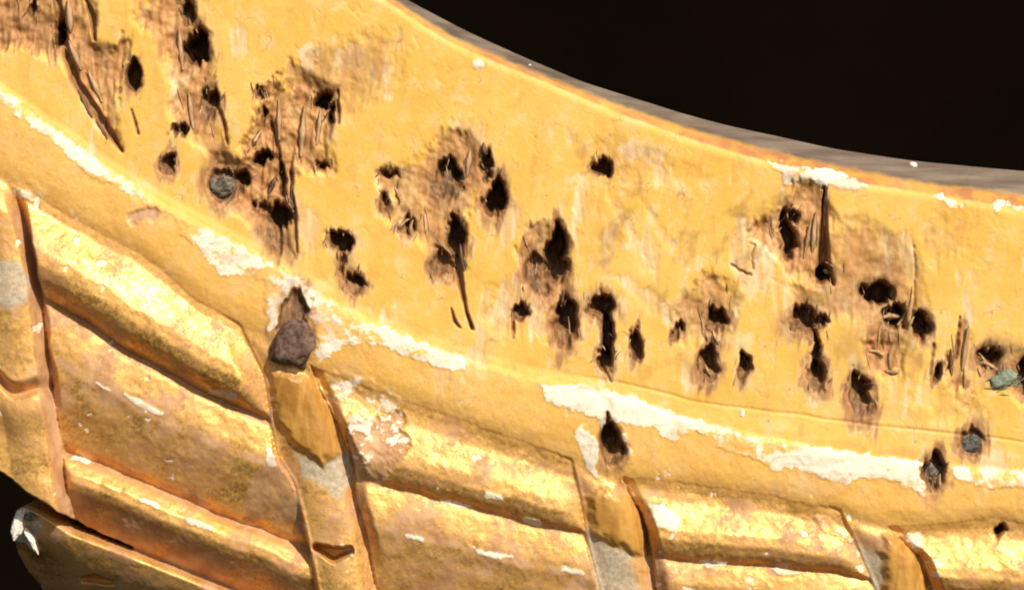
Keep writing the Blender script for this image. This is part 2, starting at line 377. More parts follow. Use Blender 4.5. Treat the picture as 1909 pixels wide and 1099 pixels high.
for (cx, cy, rx, ry, w) in ((410, 310, 34, 40, .5), (520, 455, 40, 40, .55), (170, 95, 36, 24, .45), (690, 130, 60, 60, .22), (600, 150, 40, 50, .2), (640, 500, 22, 50, .4), (820, 490, 30, 40, .45), (1005, 510, 38, 46, .5),
                            (1050, 620, 34, 50, .45), (1115, 575, 40, 36, .4), (1480, 605, 44, 36, .45), (1530, 560, 60, 30, .35), (1640, 500, 40, 60, .3), (1700, 640, 40, 60, .4), (1340, 610, 34, 40, .35), (1280, 590, 60, 40, .22), (1860, 670, 50, 50, .4),
                            (1820, 800, 26, 40, .35), (1480, 345, 26, 40, .3), (60, 40, 80, 50, .35), (880, 300, 40, 50, .3), (1600, 650, 60, 60, .3), (1180, 300, 50, 40, .15)):
    sel = np.where((np.abs(X - cx) < rx * 2) & (np.abs(Y - cy) < ry * 2))
    q = np.sqrt(((jx[sel] - cx) / rx) ** 2 + ((jy[sel] - cy) / ry) ** 2)
    M['stain_shade'][sel] = np.maximum(M['stain_shade'][sel], w * ss(1.3, .3, q + .5 * fib[sel] + .4 * fine[sel])); M['wood'][sel] = np.maximum(M['wood'][sel], 1.1 * w * ss(1.5, .5, q + .4 * fib2[sel]))
# --- gesso laid bare along the ridge
GES = [
    [(1008, 716), (1100, 718), (1180, 738), (1300, 783), (1400, 810), (1500, 828), (1600, 843), (1690, 856), (1715, 862), (1728, 925), (1690, 905), (1640, 888), (1600, 893), (1565, 898), (1510, 880), (1470, 868), (1445, 875), (1420, 864), (1395, 845), (1350, 838), (1330, 818), (1300, 800), (1275, 808), (1262, 824), (1240, 818), (1215, 796), (1150, 790), (1125, 800), (1118, 783), (1085, 766), (1050, 758), (1018, 748)],
    [(1770, 868), (1860, 872), (1960, 884), (2080, 894), (2080, 912), (1909, 903), (1860, 912), (1830, 903), (1785, 892)],
    [(-60, 130), (0, 165), (75, 222), (150, 277), (225, 328), (300, 376), (330, 395), (305, 402), (270, 380), (210, 340), (180, 336), (130, 292), (60, 236), (0, 190), (-60, 160)],
    [(330, 400), (375, 418), (450, 458), (530, 502), (560, 520), (500, 525), (455, 512), (405, 510), (375, 470), (330, 425)],
    [(495, 522), (555, 512), (620, 560), (690, 594), (760, 627), (850, 662), (872, 672), (868, 690), (800, 680), (740, 655), (690, 640), (640, 645), (610, 668), (590, 690), (575, 690), (595, 640), (590, 600), (552, 555), (530, 600), (500, 625)],
    [(600, 700), (640, 690), (690, 705), (750, 745), (755, 770), (715, 790), (700, 820), (660, 800), (630, 780)],
    [(1068, 815), (1085, 795), (1108, 815), (1118, 850), (1110, 885), (1095, 880), (1085, 850)],
    [(1150, 800), (1165, 810), (1180, 850), (1170, 875), (1155, 870)],
    [(22, 345), (60, 335), (88, 358), (80, 376), (45, 372), (28, 362)],
    [(388, 730), (425, 724), (446, 728), (444, 742), (405, 740)],
    [(1196, 940), (1240, 935), (1265, 960), (1255, 1010), (1225, 1000), (1200, 970)],
    [(1515, 965), (1545, 962), (1590, 1000), (1585, 1010), (1545, 998)],
    [(1685, 998), (1718, 994), (1716, 1030), (1700, 1020)],
    [(1725, 1040), (1745, 1040), (1752, 1075), (1735, 1070)],
    [(1438, 1060), (1480, 1054), (1512, 1058), (1508, 1068), (1445, 1068)],
    [(1300, 1043), (1345, 1045), (1350, 1052), (1305, 1053)],
]
GTOP = [
    [(1428, 297), (1450, 300), (1500, 312), (1560, 318), (1600, 332), (1618, 345), (1590, 352), (1540, 342), (1505, 340), (1480, 345), (1466, 342), (1450, 318)],
    [(1738, 362), (1770, 366), (1798, 382), (1780, 386), (1755, 380)],
    [(1858, 372), (1909, 376), (1990, 386), (1990, 404), (1909, 396), (1870, 386), (1850, 392)],
]
gx = X + 9 * fine + 4 * mid + 4 * fbm(X, Y, 6, 31, 2); gy_ = Y + 8 * fbm(X, Y, 15, 32, 3) + 4 * fbm(X, Y, 6, 33, 2)
rough = fbm(X, Y, 10, 34, 4, gain=0.6)
for gi, pts in enumerate(GES + GTOP):
    a = np.array(pts); sel = np.where((X > a[:, 0].min() - 25) & (X < a[:, 0].max() + 25) & (Y > a[:, 1].min() - 25) & (Y < a[:, 1].max() + 25))
    sdv = poly_sd(gx[sel], gy_[sel], pts)
    m = ss(1.5, -1.5, sdv)
    brk = {2: .40, 3: .46, 4: .50, 5: .22, 6: .6, 7: .4, 8: .45, 10: .45, 11: .45}.get(gi, .62)
    M['gesso'][sel] = np.maximum(M['gesso'][sel], m * np.clip(brk + 0.10 + 0.35 * rough[sel] + 0.75 * fbm(X[sel] - .5 * Y[sel], Y[sel] * 1.6, 55, 61, 4), 0, 1))
    H[sel] += m * (0.9 + 1.1 * rough[sel] + 0.7 * ss(-.1, .12, mid[sel] + .5 * fine[sel])) 
    sub = np.zeros(X.shape, bool); sub[sel] = sdv < -1
    LAB[sub] = newpart('gesso_crust')
# scattered chips in the gilding
chip = ss(0.56, 0.62, fbm(X, Y, 34, 35, 4, gain=0.62) + 0.10 * big) * M['gold'] * (1 - M['pad'])
M['gesso'] = np.maximum(M['gesso'], chip * 0.85 * (~inl)); H -= chip * 1.5
for pts in ([(235, 736, 3), (262, 752, 6), (300, 770, 4)], [(180, 712, 2), (205, 726, 3)], [(825, 934, 4), (850, 939, 6), (874, 943, 3)], [(975, 966, 5), (1004, 976, 7)], [(893, 1028, 5), (920, 1035, 6), (955, 1038, 3)],
            [(1050, 1062, 4), (1082, 1067, 5)], [(1306, 1046, 4), (1350, 1048, 5)], [(262, 932, 4), (290, 944, 4)], [(352, 972, 5), (390, 984, 5)], [(905, 920, 6), (930, 926, 5)], [(760, 1000, 4), (785, 1004, 4)], [(130, 855, 3), (160, 862, 4)],
            [(500, 840, 8), (506, 865, 6)], [(890, 118, 10), (898, 121, 6)], [(640, 1020, 5), (652, 1028, 6)], [(140, 445, 4), (150, 448, 5)], [(185, 490, 5), (200, 492, 4)]):
    a = np.array(pts); sel = np.where((X > a[:, 0].min() - 25) & (X < a[:, 0].max() + 25) & (Y > a[:, 1].min() - 25) & (Y < a[:, 1].max() + 25))
    m = ss(1.25, .75, line_d(X[sel] + 5 * fine[sel] + 6 * rough[sel], Y[sel] + 6 * rough[sel], pts)); M['gesso'][sel] = np.maximum(M['gesso'][sel], m); H[sel] += m * 1.5
# loss on reed beside ribbon B, down to a pinkish ground
loss = ss(4, -4, poly_sd(gx, gy_, [(640, 790), (700, 780), (752, 765), (750, 800), (765, 830), (735, 870), (715, 895), (665, 893), (655, 850)]))
M['bole_shade'] = np.maximum(M['bole_shade'], loss * 0.75); M['gold'] *= (1 - 0.75 * loss); M['gesso'] = np.maximum(M['gesso'], loss * .9 * ss(.0, .35, rough + .6 * mid - .006 * (Y - 800))); H -= loss * (4 - 3 * rough)
loss2 = ss(4, -4, poly_sd(gx, gy_, [(240, 398), (290, 386), (312, 392), (285, 412), (250, 420)]))
M['bole_shade'] = np.maximum(M['bole_shade'], loss2); H -= loss2 * 4
wear = ss(-0.02, 0.50, fbm(X + 0.5 * Y, Y - 0.3 * X, 60, 36, 4, gain=0.6) + 0.25 * rough) * M['gold']
M['bole_shade'] = np.maximum(M['bole_shade'], np.clip(0.30 - 0.16 * ss(500, 430, X) * ss(20, 50, Y - C3(X)) * ss(10, -20, Y - G1[1](X)) + 0.04 * ss(560, 760, X) + 0.34 * wear + 0.14 * mid, 0, .8) * M['gold'] * ss(0, 30, Y - C3(X)))

# --- nail holes: centre, radii, tilt (deg), depth, lit floor (0 deep all over .. 1 rises to lower left)
HOLES = [
    (110, 60, 12, 38, -12, 70, 0.2), (60, 20, 10, 14, 0, 25, 0.6), (366, 88, 24, 36, -14, 110, 0.1), (352, 22, 15, 26, 10, 40, 0.4),
    (390, 192, 20, 38, -22, 45, 0.9), (245, 142, 16, 26, -14, 70, 0.2), (330, 240, 17, 11, 20, 40, 0.4), (313, 303, 16, 24, -22, 45, 0.75),
    (485, 170, 12, 7, 0, 28, 0.3), (490, 212, 8, 19, 4, 36, 0.3), (603, 186, 21, 18, 20, 80, 0.1), (616, 225, 9, 26, 0, 34, 0.5),
    (485, 288, 24, 15, 10, 70, 0.1), (602, 310, 18, 9, 0, 40, 0.3), (450, 328, 15, 15, 30, 55, 0.2), (520, 402, 25, 28, -10, 80, 0.2),
    (524, 330, 6, 36, 8, 34, 0.2), (488, 388, 16, 7, 12, 30, 0.3), (632, 450, 25, 18, 12, 75, 0.2), (640, 486, 8, 22, 0, 20, 0.6), (660, 532, 20, 23, 0, 46, 0.9),
    (834, 334, 29, 42, -4, 60, 0.9), (924, 368, 20, 42, -10, 110, 0.1), (906, 310, 9, 28, -14, 40, 0.3), (726, 325, 20, 8, 4, 34, 0.3), (716, 378, 9, 18, 0, 24, 0.6),
    (760, 420, 22, 20, 10, 48, 0.7), (852, 448, 17, 46, -6, 80, 0.3), (822, 488, 20, 30, 20, 28, 1.0), (1036, 470, 22, 56, -4, 110, 0.35), (1002, 508, 30, 40, 20, 26, 1.0),
    (1054, 606, 23, 52, -4, 60, 0.7), (972, 582, 15, 12, 0, 40, 0.4), (1122, 308, 20, 13, 32, 60, 0.2), (1118, 574, 30, 28, 10, 60, 0.6),
    (1134, 625, 12, 46, 3, 75, 0.1), (1129, 668, 17, 30, 4, 80, 0.3), (1186, 646, 11, 30, -6, 48, 0.3), (1469, 438, 15, 44, 8, 85, 0.1), (1480, 402, 10, 16, 20, 40, 0.3),
    (1536, 512, 23, 22, 0, 75, 0.2), (1634, 548, 34, 22, 12, 100, 0.05), (1668, 592, 24, 26, -30, 85, 0.1), (1718, 606, 17, 26, -10, 70, 0.2),
    (1498, 598, 30, 24, 6, 55, 0.6), (1532, 604, 12, 14, 0, 45, 0.4), (1525, 652, 7, 44, 4, 45, 0.2), (1523, 702, 21, 32, 0, 50, 0.9), (1338, 598, 28, 26, 6, 55, 0.7),
    (1320, 676, 20, 36, -4, 46, 0.8), (1384, 686, 13, 28, -6, 50, 0.6), (1604, 740, 25, 48, 8, 50, 0.95), (1842, 666, 26, 24, -4, 50, 0.7), (1912, 700, 16, 34, 0, 60, 0.3),
    (1748, 692, 9, 20, -14, 36, 0.3), (1264, 622, 7, 20, -24, 22, 0.4), (1136, 828, 26, 42, 2, 60, 0.55), (1740, 882, 28, 40, -8, 42, 0.3), (1864, 989, 13, 14, 0, 60, 0.1),
    (1812, 822, 24, 28, -20, 16, 0.8), (415, 345, 32, 34, 0, 22, 0.6), (548, 600, 34, 60, -4, 16, 0.6),
]
CRACKS = [
    [(104, -10, 7), (118, 80, 9), (140, 150, 7), (172, 200, 8), (205, 250, 7), (228, 282, 2)],
    [(160, 0, 2), (170, 30, 6), (175, 75, 2)], [(400, 180, 3), (416, 230, 4), (424, 270, 1)],
    [(850, 480, 8), (862, 545, 4), (870, 580, 2.5), (880, 612, 3)], [(841, 575, 1.5), (848, 598, 3), (857, 610, 1.5)], [(958, 590, 3), (957, 630, 2)],
    [(1536, 348, 2), (1538, 400, 5), (1536, 450, 8), (1536, 505, 14)], [(1132, 768, 2), (1134, 800, 7), (1136, 830, 18)],
    [(1398, 452, 1.2), (1408, 456, 1.8), (1401, 474, 1.2), (1404, 500, 1.4)], [(1362, 492, 1), (1382, 506, 1.8), (1400, 512, 2)],
    [(1704, 460, 1), (1706, 520, 1.6), (1704, 590, 1)], [(632, 460, 4), (638, 520, 2)], [(505, 230, 3), (520, 290, 4), (522, 320, 2)], [(540, 320, 3), (548, 400, 4), (552, 470, 2)],
    [(630, 170, 3), (632, 230, 2)], [(1190, 945, 2), (1206, 990, 4), (1208, 1035, 2)], [(645, 815, 2), (656, 860, 3), (662, 895, 2)],
    [(245, 205, 2), (258, 250, 2)], [(1128, 690, 4), (1140, 712, 1)], [(1740, 640, 2), (1735, 700, 2)], [(1790, 590, 2), (1785, 660, 4), (1765, 690, 2)],
]
hx = X + 4 * fib + 3.0 * fib2 + 1.5 * fine + 11 * fbm(X, Y, 24, 51, 3); hy = Y + 9 * fib2 + 8 * fib + 3 * fine + 11 * fbm(X, Y, 26, 52, 3)
R0 = random.Random(5)
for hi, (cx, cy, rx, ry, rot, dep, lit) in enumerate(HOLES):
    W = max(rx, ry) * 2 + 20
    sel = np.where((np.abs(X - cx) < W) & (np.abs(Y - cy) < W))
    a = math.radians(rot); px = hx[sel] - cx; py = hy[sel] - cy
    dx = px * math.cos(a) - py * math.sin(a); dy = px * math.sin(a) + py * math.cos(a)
    # a little wider below than above, like a wrenched-out nail
    tp = R0.uniform(.1, .5); bt = R0.uniform(-.1, .25)
    q = np.sqrt((dx / (rx * 0.93 * (1 - tp * np.clip(-dy / ry, 0, 1.2) - bt * np.clip(dy / ry, 0, 1.2)))) ** 2 + (dy / (ry * 0.95)) ** 2)
    # floor of the cavity: rises towards lower left when lit
    lit = min(1, lit + .22)
    lowl = ss(0, 1, (-px * 0.45 + py) / max(rx, ry) * (0.6 + 0.5 * lit) + 0.35 + .25 * lit)
    d = np.maximum(dep * (1 - lit * lowl * 0.86), min(dep, 11))
    m = 0.93 * ss(1.10, 0.82 - 0.22 * lowl * (2 - lit), q) + 0.07 * ss(1.7, 0.8, q + .2 * mid[sel])
    H[sel] -= d * m + m * 3 * fib[sel]
    halo = ss(2.15, 1.0, q + 0.4 * fib[sel] + 0.35 * mid[sel])
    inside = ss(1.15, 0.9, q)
    tan = ss(2.5, 1.2, q + .5 * fib2[sel] + .5 * mid[sel]); M['pale'][sel] = np.maximum(M['pale'][sel], .55 * tan)
    M['wood'][sel] = np.maximum(M['wood'][sel], halo * 0.9)
    M['stain_shade'][sel] = np.maximum(M['stain_shade'][sel], np.maximum(halo * 0.45 * ss(-0.6, .3, fib2[sel] + mid[sel]), inside * (0.95 - 0.16 * lit * lowl)))  # iron stain, deepened in the core to paint in the hole's shade
    M['grey'][sel] = np.maximum(M['grey'][sel], inside * .3 * lit * lowl * (hi % 3 == 0)); M['gesso'][sel] *= (1 - inside); M['pale'][sel] *= (1 - inside)
    sub = np.zeros(X.shape, bool); sub[sel] = q < 1.0
    LAB[sub] = newpart('nail_hole')
for pts in CRACKS:
    a = np.array(pts); sel = np.where((X > a[:, 0].min() - 40) & (X < a[:, 0].max() + 40) & (Y > a[:, 1].min() - 40) & (Y < a[:, 1].max() + 40))
    q = line_d(X[sel] + 2.5 * fib[sel] + 2 * fib2[sel], Y[sel] + 3 * fib2[sel], pts)
    m = ss(1.15, 0.5, q); w = a[:, 2].max()
    H[sel] -= m * min(26, 5 + 2.2 * w) * (0.8 + 0.5 * mid[sel])
    M['stain_shade'][sel] = np.maximum(M['stain_shade'][sel], ss(1.5, 0.6, q + 0.3 * fine[sel]) * 0.6); M['wood'][sel] = np.maximum(M['wood'][sel], ss(2.6, 1.0, q) * 0.7)
    M['gesso'][sel] *= (1 - ss(1.2, .8, q))

# --- fine relief
H += (0.28 + .3 * M['gold']) * fbm(X, Y, 8, 41, 3) + M['gesso'] * 0.7 * fbm(X, Y, 7, 42, 3)
crackle = np.abs(fbm(X, Y, 34, 43, 3, sy=60))
H -= 1.0 * ss(0.05, 0.0, crackle) * ss(0.1, 0.5, big + mid) * (1 - M['gold'])
H += M['gold'] * (0.9 * fbm(X, Y, 22, 44, 3))
def blur(a):
    b = a.copy(); b[1:-1] = (a[:-2] + 2 * a[1:-1] + a[2:]) / 4
    c = b.copy(); c[:, 1:-1] = (b[:, :-2] + 2 * b[:, 1:-1] + b[:, 2:]) / 4
    return c
H = blur(H)
M['orange'] = orange * (1.0 + 0.4 * mid)
M['gloss'] = 0.30 + 0.70 * ss(-10, 30, Y - C3(X))

# ------------------------------------------------------------------ materials
PX = 1.0 / S
def new_mat(name):
    m = bpy.data.materials.new(name); m.use_nodes = True
    nt = m.node_tree; nt.nodes.clear()
    return m, nt
class NB:
    def __init__(s, nt): s.nt = nt
    def n(s, t, **kw):
        o = s.nt.nodes.new(t)
        for k_, v in kw.items(): setattr(o, k_, v)
        return o
    def link(s, a, b): s.nt.links.new(a, b)
    def coords(s):
        tc = s.n("ShaderNodeTexCoord"); vm = s.n("ShaderNodeVectorMath", operation='SCALE'); vm.inputs[3].default_value = PX
        s.link(tc.outputs['Object'], vm.inputs[0]); return vm.outputs[0]
    def noise(s, vec, size, sx=1, sz=1, detail=4, rough=0.55, dist=0.0):
        mp = s.n("ShaderNodeMapping"); mp.inputs['Scale'].default_value = (sx / size, 1 / size, sz / size); s.link(vec, mp.inputs[0])
        no = s.n("ShaderNodeTexNoise"); no.inputs['Scale'].default_value = 1; no.inputs['Detail'].default_value = detail
        no.inputs['Roughness'].default_value = rough; no.inputs['Distortion'].default_value = dist
        s.link(mp.outputs[0], no.inputs['Vector']); return no.outputs[0]
    def ramp(s, f, a, b, lo=0.0, hi=1.0):
        mr = s.n("ShaderNodeMapRange"); mr.interpolation_type = 'SMOOTHSTEP'
        for i, v in ((1, a), (2, b), (3, lo), (4, hi)): mr.inputs[i].default_value = v
        s.link(f, mr.inputs[0]); return mr.outputs[0]
    def mix(s, f, a, b):
        m = s.n("ShaderNodeMix", data_type='RGBA')
        if isinstance(f, (int, float)): m.inputs[0].default_value = f
        else: s.link(f, m.inputs[0])
        for v, i in ((a, 6), (b, 7)):
            if isinstance(v, tuple): m.inputs[i].default_value = (*v, 1)
            else: s.link(v, m.inputs[i])
        return m.outputs[2]
    def mixf(s, f, a, b):
        m = s.n("ShaderNodeMix", data_type='FLOAT')
        if isinstance(f, (int, float)): m.inputs[0].default_value = f
        else: s.link(f, m.inputs[0])
        for v, i in ((a, 2), (b, 3)):
            if isinstance(v, (int, float)): m.inputs[i].default_value = v
            else: s.link(v, m.inputs[i])
        return m.outputs[0]
    def math(s, op, a, b=0.0):
        m = s.n("ShaderNodeMath", operation=op)
        for v, i in ((a, 0), (b, 1)):
            if isinstance(v, (int, float)): m.inputs[i].default_value = v
            else: s.link(v, m.inputs[i])
        return m.outputs[0]
    def out(s, col, rough, metal=0.0, bump=None, bstr=0.3, bdist=2.0, spec=0.3):
        p = s.n("ShaderNodeBsdfPrincipled"); o = s.n("ShaderNodeOutputMaterial")
        for v, k_ in ((col, 'Base Color'), (rough, 'Roughness'), (metal, 'Metallic'), (spec, 'Specular IOR Level')):
            if isinstance(v, tuple): p.inputs[k_].default_value = (*v, 1)
            elif isinstance(v, (int, float)): p.inputs[k_].default_value = v
            else: s.link(v, p.inputs[k_])
        if bump is not None:
            b = s.n("ShaderNodeBump"); b.inputs['Strength'].default_value = bstr; b.inputs['Distance'].default_value = bdist * S
            s.link(bump, b.inputs['Height']); s.link(b.outputs[0], p.inputs['Normal'])
        s.link(p.outputs[0], o.inputs[0])

mat_frame, nt = new_mat("aged_gilding_and_ochre_paint_on_wood")
b = NB(nt); V = b.coords()
def attr(name):
    a = b.n("ShaderNodeAttribute"); a.attribute_name = name
    sp = b.n("ShaderNodeSeparateColor"); b.link(a.outputs['Color'], sp.inputs[0]); return sp.outputs
A1, A2, A3, A4 = attr("layer_a"), attr("layer_b"), attr("layer_c"), attr("layer_d")
m_gold, m_wood, m_gesso = A1; m_grey, m_bole_shade, m_stain_shade = A2; m_pad, m_edge, m_pale = A3; m_or = A4[0]
n_big = b.noise(V, 150, detail=5); n_mid = b.noise(V, 38, detail=5); n_fine = b.noise(V, 7, detail=4, rough=.65); n_grit = b.noise(V, 4.0, detail=3, rough=.7)
n_fib = b.noise(V, 9, sz=0.16, detail=5, rough=.65, dist=0.6); n_fib2 = b.noise(V, 26, sz=0.16, detail=5, dist=0.8)
ochre = b.mix(b.ramp(n_big, .35, .68), (0.76, 0.42, 0.070), (0.82, 0.475, 0.105))
ochre = b.mix(b.ramp(n_mid, .50, .74, 0, .75), ochre, (0.80, 0.52, 0.22))
ochre = b.mix(b.ramp(n_fib2, .46, .26, 0, .55), ochre, (0.62, 0.33, 0.075))
ochre = b.mix(b.ramp(n_fib, .40, .24, 0, .4), ochre, (0.60, 0.31, 0.07))
n_cl = b.noise(V, 55, detail=6, rough=.7)
ochre = b.mix(b.ramp(n_cl, .52, .68, 0, .55), ochre, (0.80, 0.53, 0.27))
ochre = b.mix(b.ramp(n_cl, .46, .30, 0, .65), ochre, (0.60, 0.29, 0.06))
ochre = b.mix(b.ramp(n_grit, .66, .76, 0, .6), ochre, (0.34, 0.17, 0.05))
vo = b.n('ShaderNodeTexVoronoi'); vo.feature = 'DISTANCE_TO_EDGE'; vo.inputs['Scale'].default_value = 1
mpv = b.n('ShaderNodeMapping'); mpv.inputs['Scale'].default_value = (1 / 48, 1 / 60, 1 / 85)
wv = b.n('ShaderNodeVectorMath', operation='ADD'); nz3 = b.n('ShaderNodeTexNoise'); nz3.inputs['Scale'].default_value = 1 / 22; b.link(V, nz3.inputs['Vector'])
sc3 = b.n('ShaderNodeVectorMath', operation='SCALE'); sc3.inputs[3].default_value = 34; b.link(nz3.outputs['Color'], sc3.inputs[0]); b.link(V, wv.inputs[0]); b.link(sc3.outputs[0], wv.inputs[1])
b.link(wv.outputs[0], mpv.inputs[0]); b.link(mpv.outputs[0], vo.inputs['Vector'])
crk = b.math('MULTIPLY', b.ramp(vo.outputs['Distance'], .022, .004), b.ramp(n_cl, .50, .62, 0, .55))
ochre = b.mix(crk, ochre, (0.34, 0.16, 0.04))
pale = b.mix(b.ramp(n_fib2, .38, .62), (0.68, 0.41, 0.17), (0.82, 0.60, 0.34))
col = b.mix(b.math('MULTIPLY', b.ramp(b.math('ADD', m_pale, b.math('MULTIPLY', b.math('SUBTRACT', n_fib2, .5), .8)), .15, .75), .85), ochre, pale)
col = b.mix(m_or, col, b.mix(b.ramp(n_mid, .4, .6), (0.60, 0.28, 0.05), (0.44, 0.17, 0.05)))
wood = b.mix(b.ramp(n_fib, .34, .64), (0.37, 0.160, 0.050), (0.58, 0.285, 0.095))
wood = b.mix(b.ramp(n_fib2, .46, .68, 0, .75), wood, (0.66, 0.39, 0.155))
wood = b.mix(b.ramp(n_mid, .50, .70, 0, .85), wood, (0.41, 0.170, 0.055))
wood = b.mix(b.ramp(n_fib, .31, .20, 0, .8), wood, (0.17, 0.08, 0.035))
wm = b.ramp(b.math('ADD', m_wood, b.math('MULTIPLY', b.math('SUBTRACT', n_fib,   .5), 1.0)), .22, .80)
col = b.mix(wm, col, wood)
gold_hi = b.mix(b.ramp(n_grit, .30, .72), (0.64, 0.325, 0.080), (0.84, 0.475, 0.135))
n_rub = b.noise(V, 60, sx=.7, sz=1.6, detail=6, rough=.62)
gold_hi = b.mix(b.ramp(n_rub, .48, .68, 0, .65), gold_hi, (0.60, 0.30, 0.125))
flake = b.ramp(b.math('ADD', b.math('ADD', n_fine, b.math('MULTIPLY', b.math('SUBTRACT', n_grit, .5), .7)), b.math('MULTIPLY', b.math('SUBTRACT', n_rub, .5), -.8)), .42, .66)
col = b.mix(m_gold, col, gold_hi)
grit_b = b.ramp(b.math('ADD', m_bole_shade, b.math('MULTIPLY', b.math('SUBTRACT', b.math('ADD', b.math('MULTIPLY', n_fine, .42), b.math('MULTIPLY', n_grit, .58)), .5), 2.4)), .32, .66)
bole_shade = b.mix(b.ramp(n_mid, .38, .62), (0.42, 0.205, 0.095), (0.56, 0.320, 0.165))
col = b.mix(b.math('MULTIPLY', grit_b, .92), col, bole_shade)
pad = b.mix(b.ramp(n_fib2, .36, .66), (0.40, 0.180, 0.032), (0.57, 0.290, 0.062))
col = b.mix(m_pad, col, pad)
grey = b.mix(b.ramp(n_fine, .35, .65), (0.42, 0.30, 0.175), (0.55, 0.45, 0.315))
col = b.mix(b.ramp(b.math('ADD', m_grey, b.math('MULTIPLY', b.math('SUBTRACT', n_cl, .5), 1.6)), .25, 1.0), col, grey)
ges = b.mix(b.ramp(n_fine, .22, .52), (0.70, 0.52, 0.36), (0.85, 0.72, 0.54))
ges = b.mix(b.ramp(n_mid, .50, .70, 0, .7), ges, (0.66, 0.43, 0.27))
n_lay = b.noise(V, 40, sx=.35, sz=2.2, detail=6, rough=.65)
ges = b.mix(b.ramp(n_lay, .50, .64, 0, .75), ges, (0.66, 0.46, 0.31))
ges = b.mix(b.ramp(n_lay, .36, .30, 0, .7), ges, (0.42, 0.29, 0.19))
gm = b.ramp(b.math('ADD', m_gesso, b.math('MULTIPLY', b.math('SUBTRACT', b.math('ADD', b.math('MULTIPLY', n_fine, .5), b.math('MULTIPLY', n_lay, .5)), .5), 1.3)), .34, .62)
col = b.mix(gm, col, ges)
n_edge = b.noise(V, 90, sx=.5, sz=5, detail=5)
edge = b.mix(b.ramp(n_edge, .30, .70), (0.120, 0.082, 0.054), (0.235, 0.172, 0.120))
edge = b.mix(b.ramp(n_grit, .70, .80), edge, (0.45, 0.40, 0.33))
col = b.mix(b.math('MULTIPLY', m_edge, b.math('SUBTRACT', 1.0, gm)), col, edge)
stain_shade = b.mix(b.ramp(n_fib, .36, .64), (0.050, 0.022, 0.010), (0.25, 0.118, 0.046))
col = b.mix(m_stain_shade, col, stain_shade)
cover = b.math('MAXIMUM', b.math('MAXIMUM', gm, m_grey), b.math('MAXIMUM', m_stain_shade, b.math('MAXIMUM', grit_b, m_pad)))
metal = b.math('MULTIPLY', m_gold, b.math('SUBTRACT', 1.0, cover))
metal_f = b.math('MULTIPLY', b.math('MULTIPLY', metal, A4[1]), b.mixf(flake, .30, .75))
rough = b.mixf(metal, b.mixf(m_pad, 0.62, 0.36), b.mixf(flake, .50, .30))
bump = b.math('ADD', b.math('MULTIPLY', n_fine, .7), b.math('MULTIPLY', n_grit, .5))
b.out(col, rough, metal_f, bump, 0.40, 2.2, 0.35)

def simple_mat(name, c1, c2, size, rough=.7, metal=0.0, bstr=.5, sz=1.0, spec=.3):
    m, nt = new_mat(name); q = NB(nt); v = q.coords()
    f = q.noise(v, size, sz=sz, detail=5, rough=.65)
    q.out(q.mix(q.ramp(f, .35, .65), c1, c2), rough, metal, f, bstr, 3.0, spec)
    return m
mat_iron = simple_mat("rusty_iron", (0.060, 0.030, 0.018), (0.19, 0.112, 0.076), 14, .75, 0, .8)
mat_lead = simple_mat("dull_grey_iron", (0.07, 0.052, 0.036), (0.23, 0.185, 0.135), 8, .8, 0, .9)
mat_blue = simple_mat("blue_grey_iron", (0.055, 0.048, 0.038), (0.16, 0.148, 0.12), 10, .8, 0, .9)
mat_fibre = simple_mat("wood_fibre", (0.36, 0.20, 0.09), (0.60, 0.39, 0.20), 9, .75, 0, .4, .2)
mat_dfibre = simple_mat("dark_wood_fibre", (0.09, 0.05, 0.03), (0.24, 0.13, 0.07), 9, .75, 0, .4, .2)
mat_thread = simple_mat("green_thread", (0.15, 0.185, 0.12), (0.30, 0.31, 0.21), 6, .8)
mat_ges = simple_mat("white_gesso", (0.68, 0.55, 0.42), (0.90, 0.84, 0.72), 7, .8)
mat_dark = simple_mat("darkness_backdrop", (0.0034, 0.0021, 0.0012), (0.0050, 0.0031, 0.0018), 2500, 1, 0, .1, 1, 0)  # near-black colour stands in for the unlit void behind the frame
mat_back = simple_mat("bare_rear_wood", (0.16, 0.12, 0.085), (0.24, 0.18, 0.13), 40, .8, 0, .4, .3)

# ------------------------------------------------------------------ setting
def link(o): scene.collection.objects.link(o); return o
bm = bpy.data.meshes.new("dark_backdrop")
w, h_, y0 = 3.0, 3.0, 1.4
bm.from_pydata([(-w, y0, -h_), (w, y0, -h_), (w, y0, h_), (-w, y0, h_), (-w, y0 + .1, -h_), (w, y0 + .1, -h_), (w, y0 + .1, h_), (-w, y0 + .1, h_)], [],
               [(0, 1, 2, 3), (5, 4, 7, 6), (4, 0, 3, 7), (1, 5, 6, 2), (3, 2, 6, 7), (4, 5, 1, 0)])
bm.materials.append(mat_dark)
backdrop = link(bpy.data.objects.new("dark_backdrop", bm)); backdrop["kind"] = "structure"

# ------------------------------------------------------------------ the chair frame
root = link(bpy.data.objects.new("chair_frame", None))
root.empty_display_size = 0.01
root["label"] = "gilded carved chair frame with nail-pitted ochre rail and ribbon-tied reeds"
root["category"] = "chair frame"
def child(name, me, mat, label=None, kind=None, parent=None):
    me.materials.clear(); me.materials.append(mat)
    o = link(bpy.data.objects.new(name, me)); o.parent = parent or root
    if label: o["label"] = label
    if kind: o["kind"] = kind
    return o
def W3(x, y, h): return ((x - CX) * S, -h * S, -(y - CY) * S)

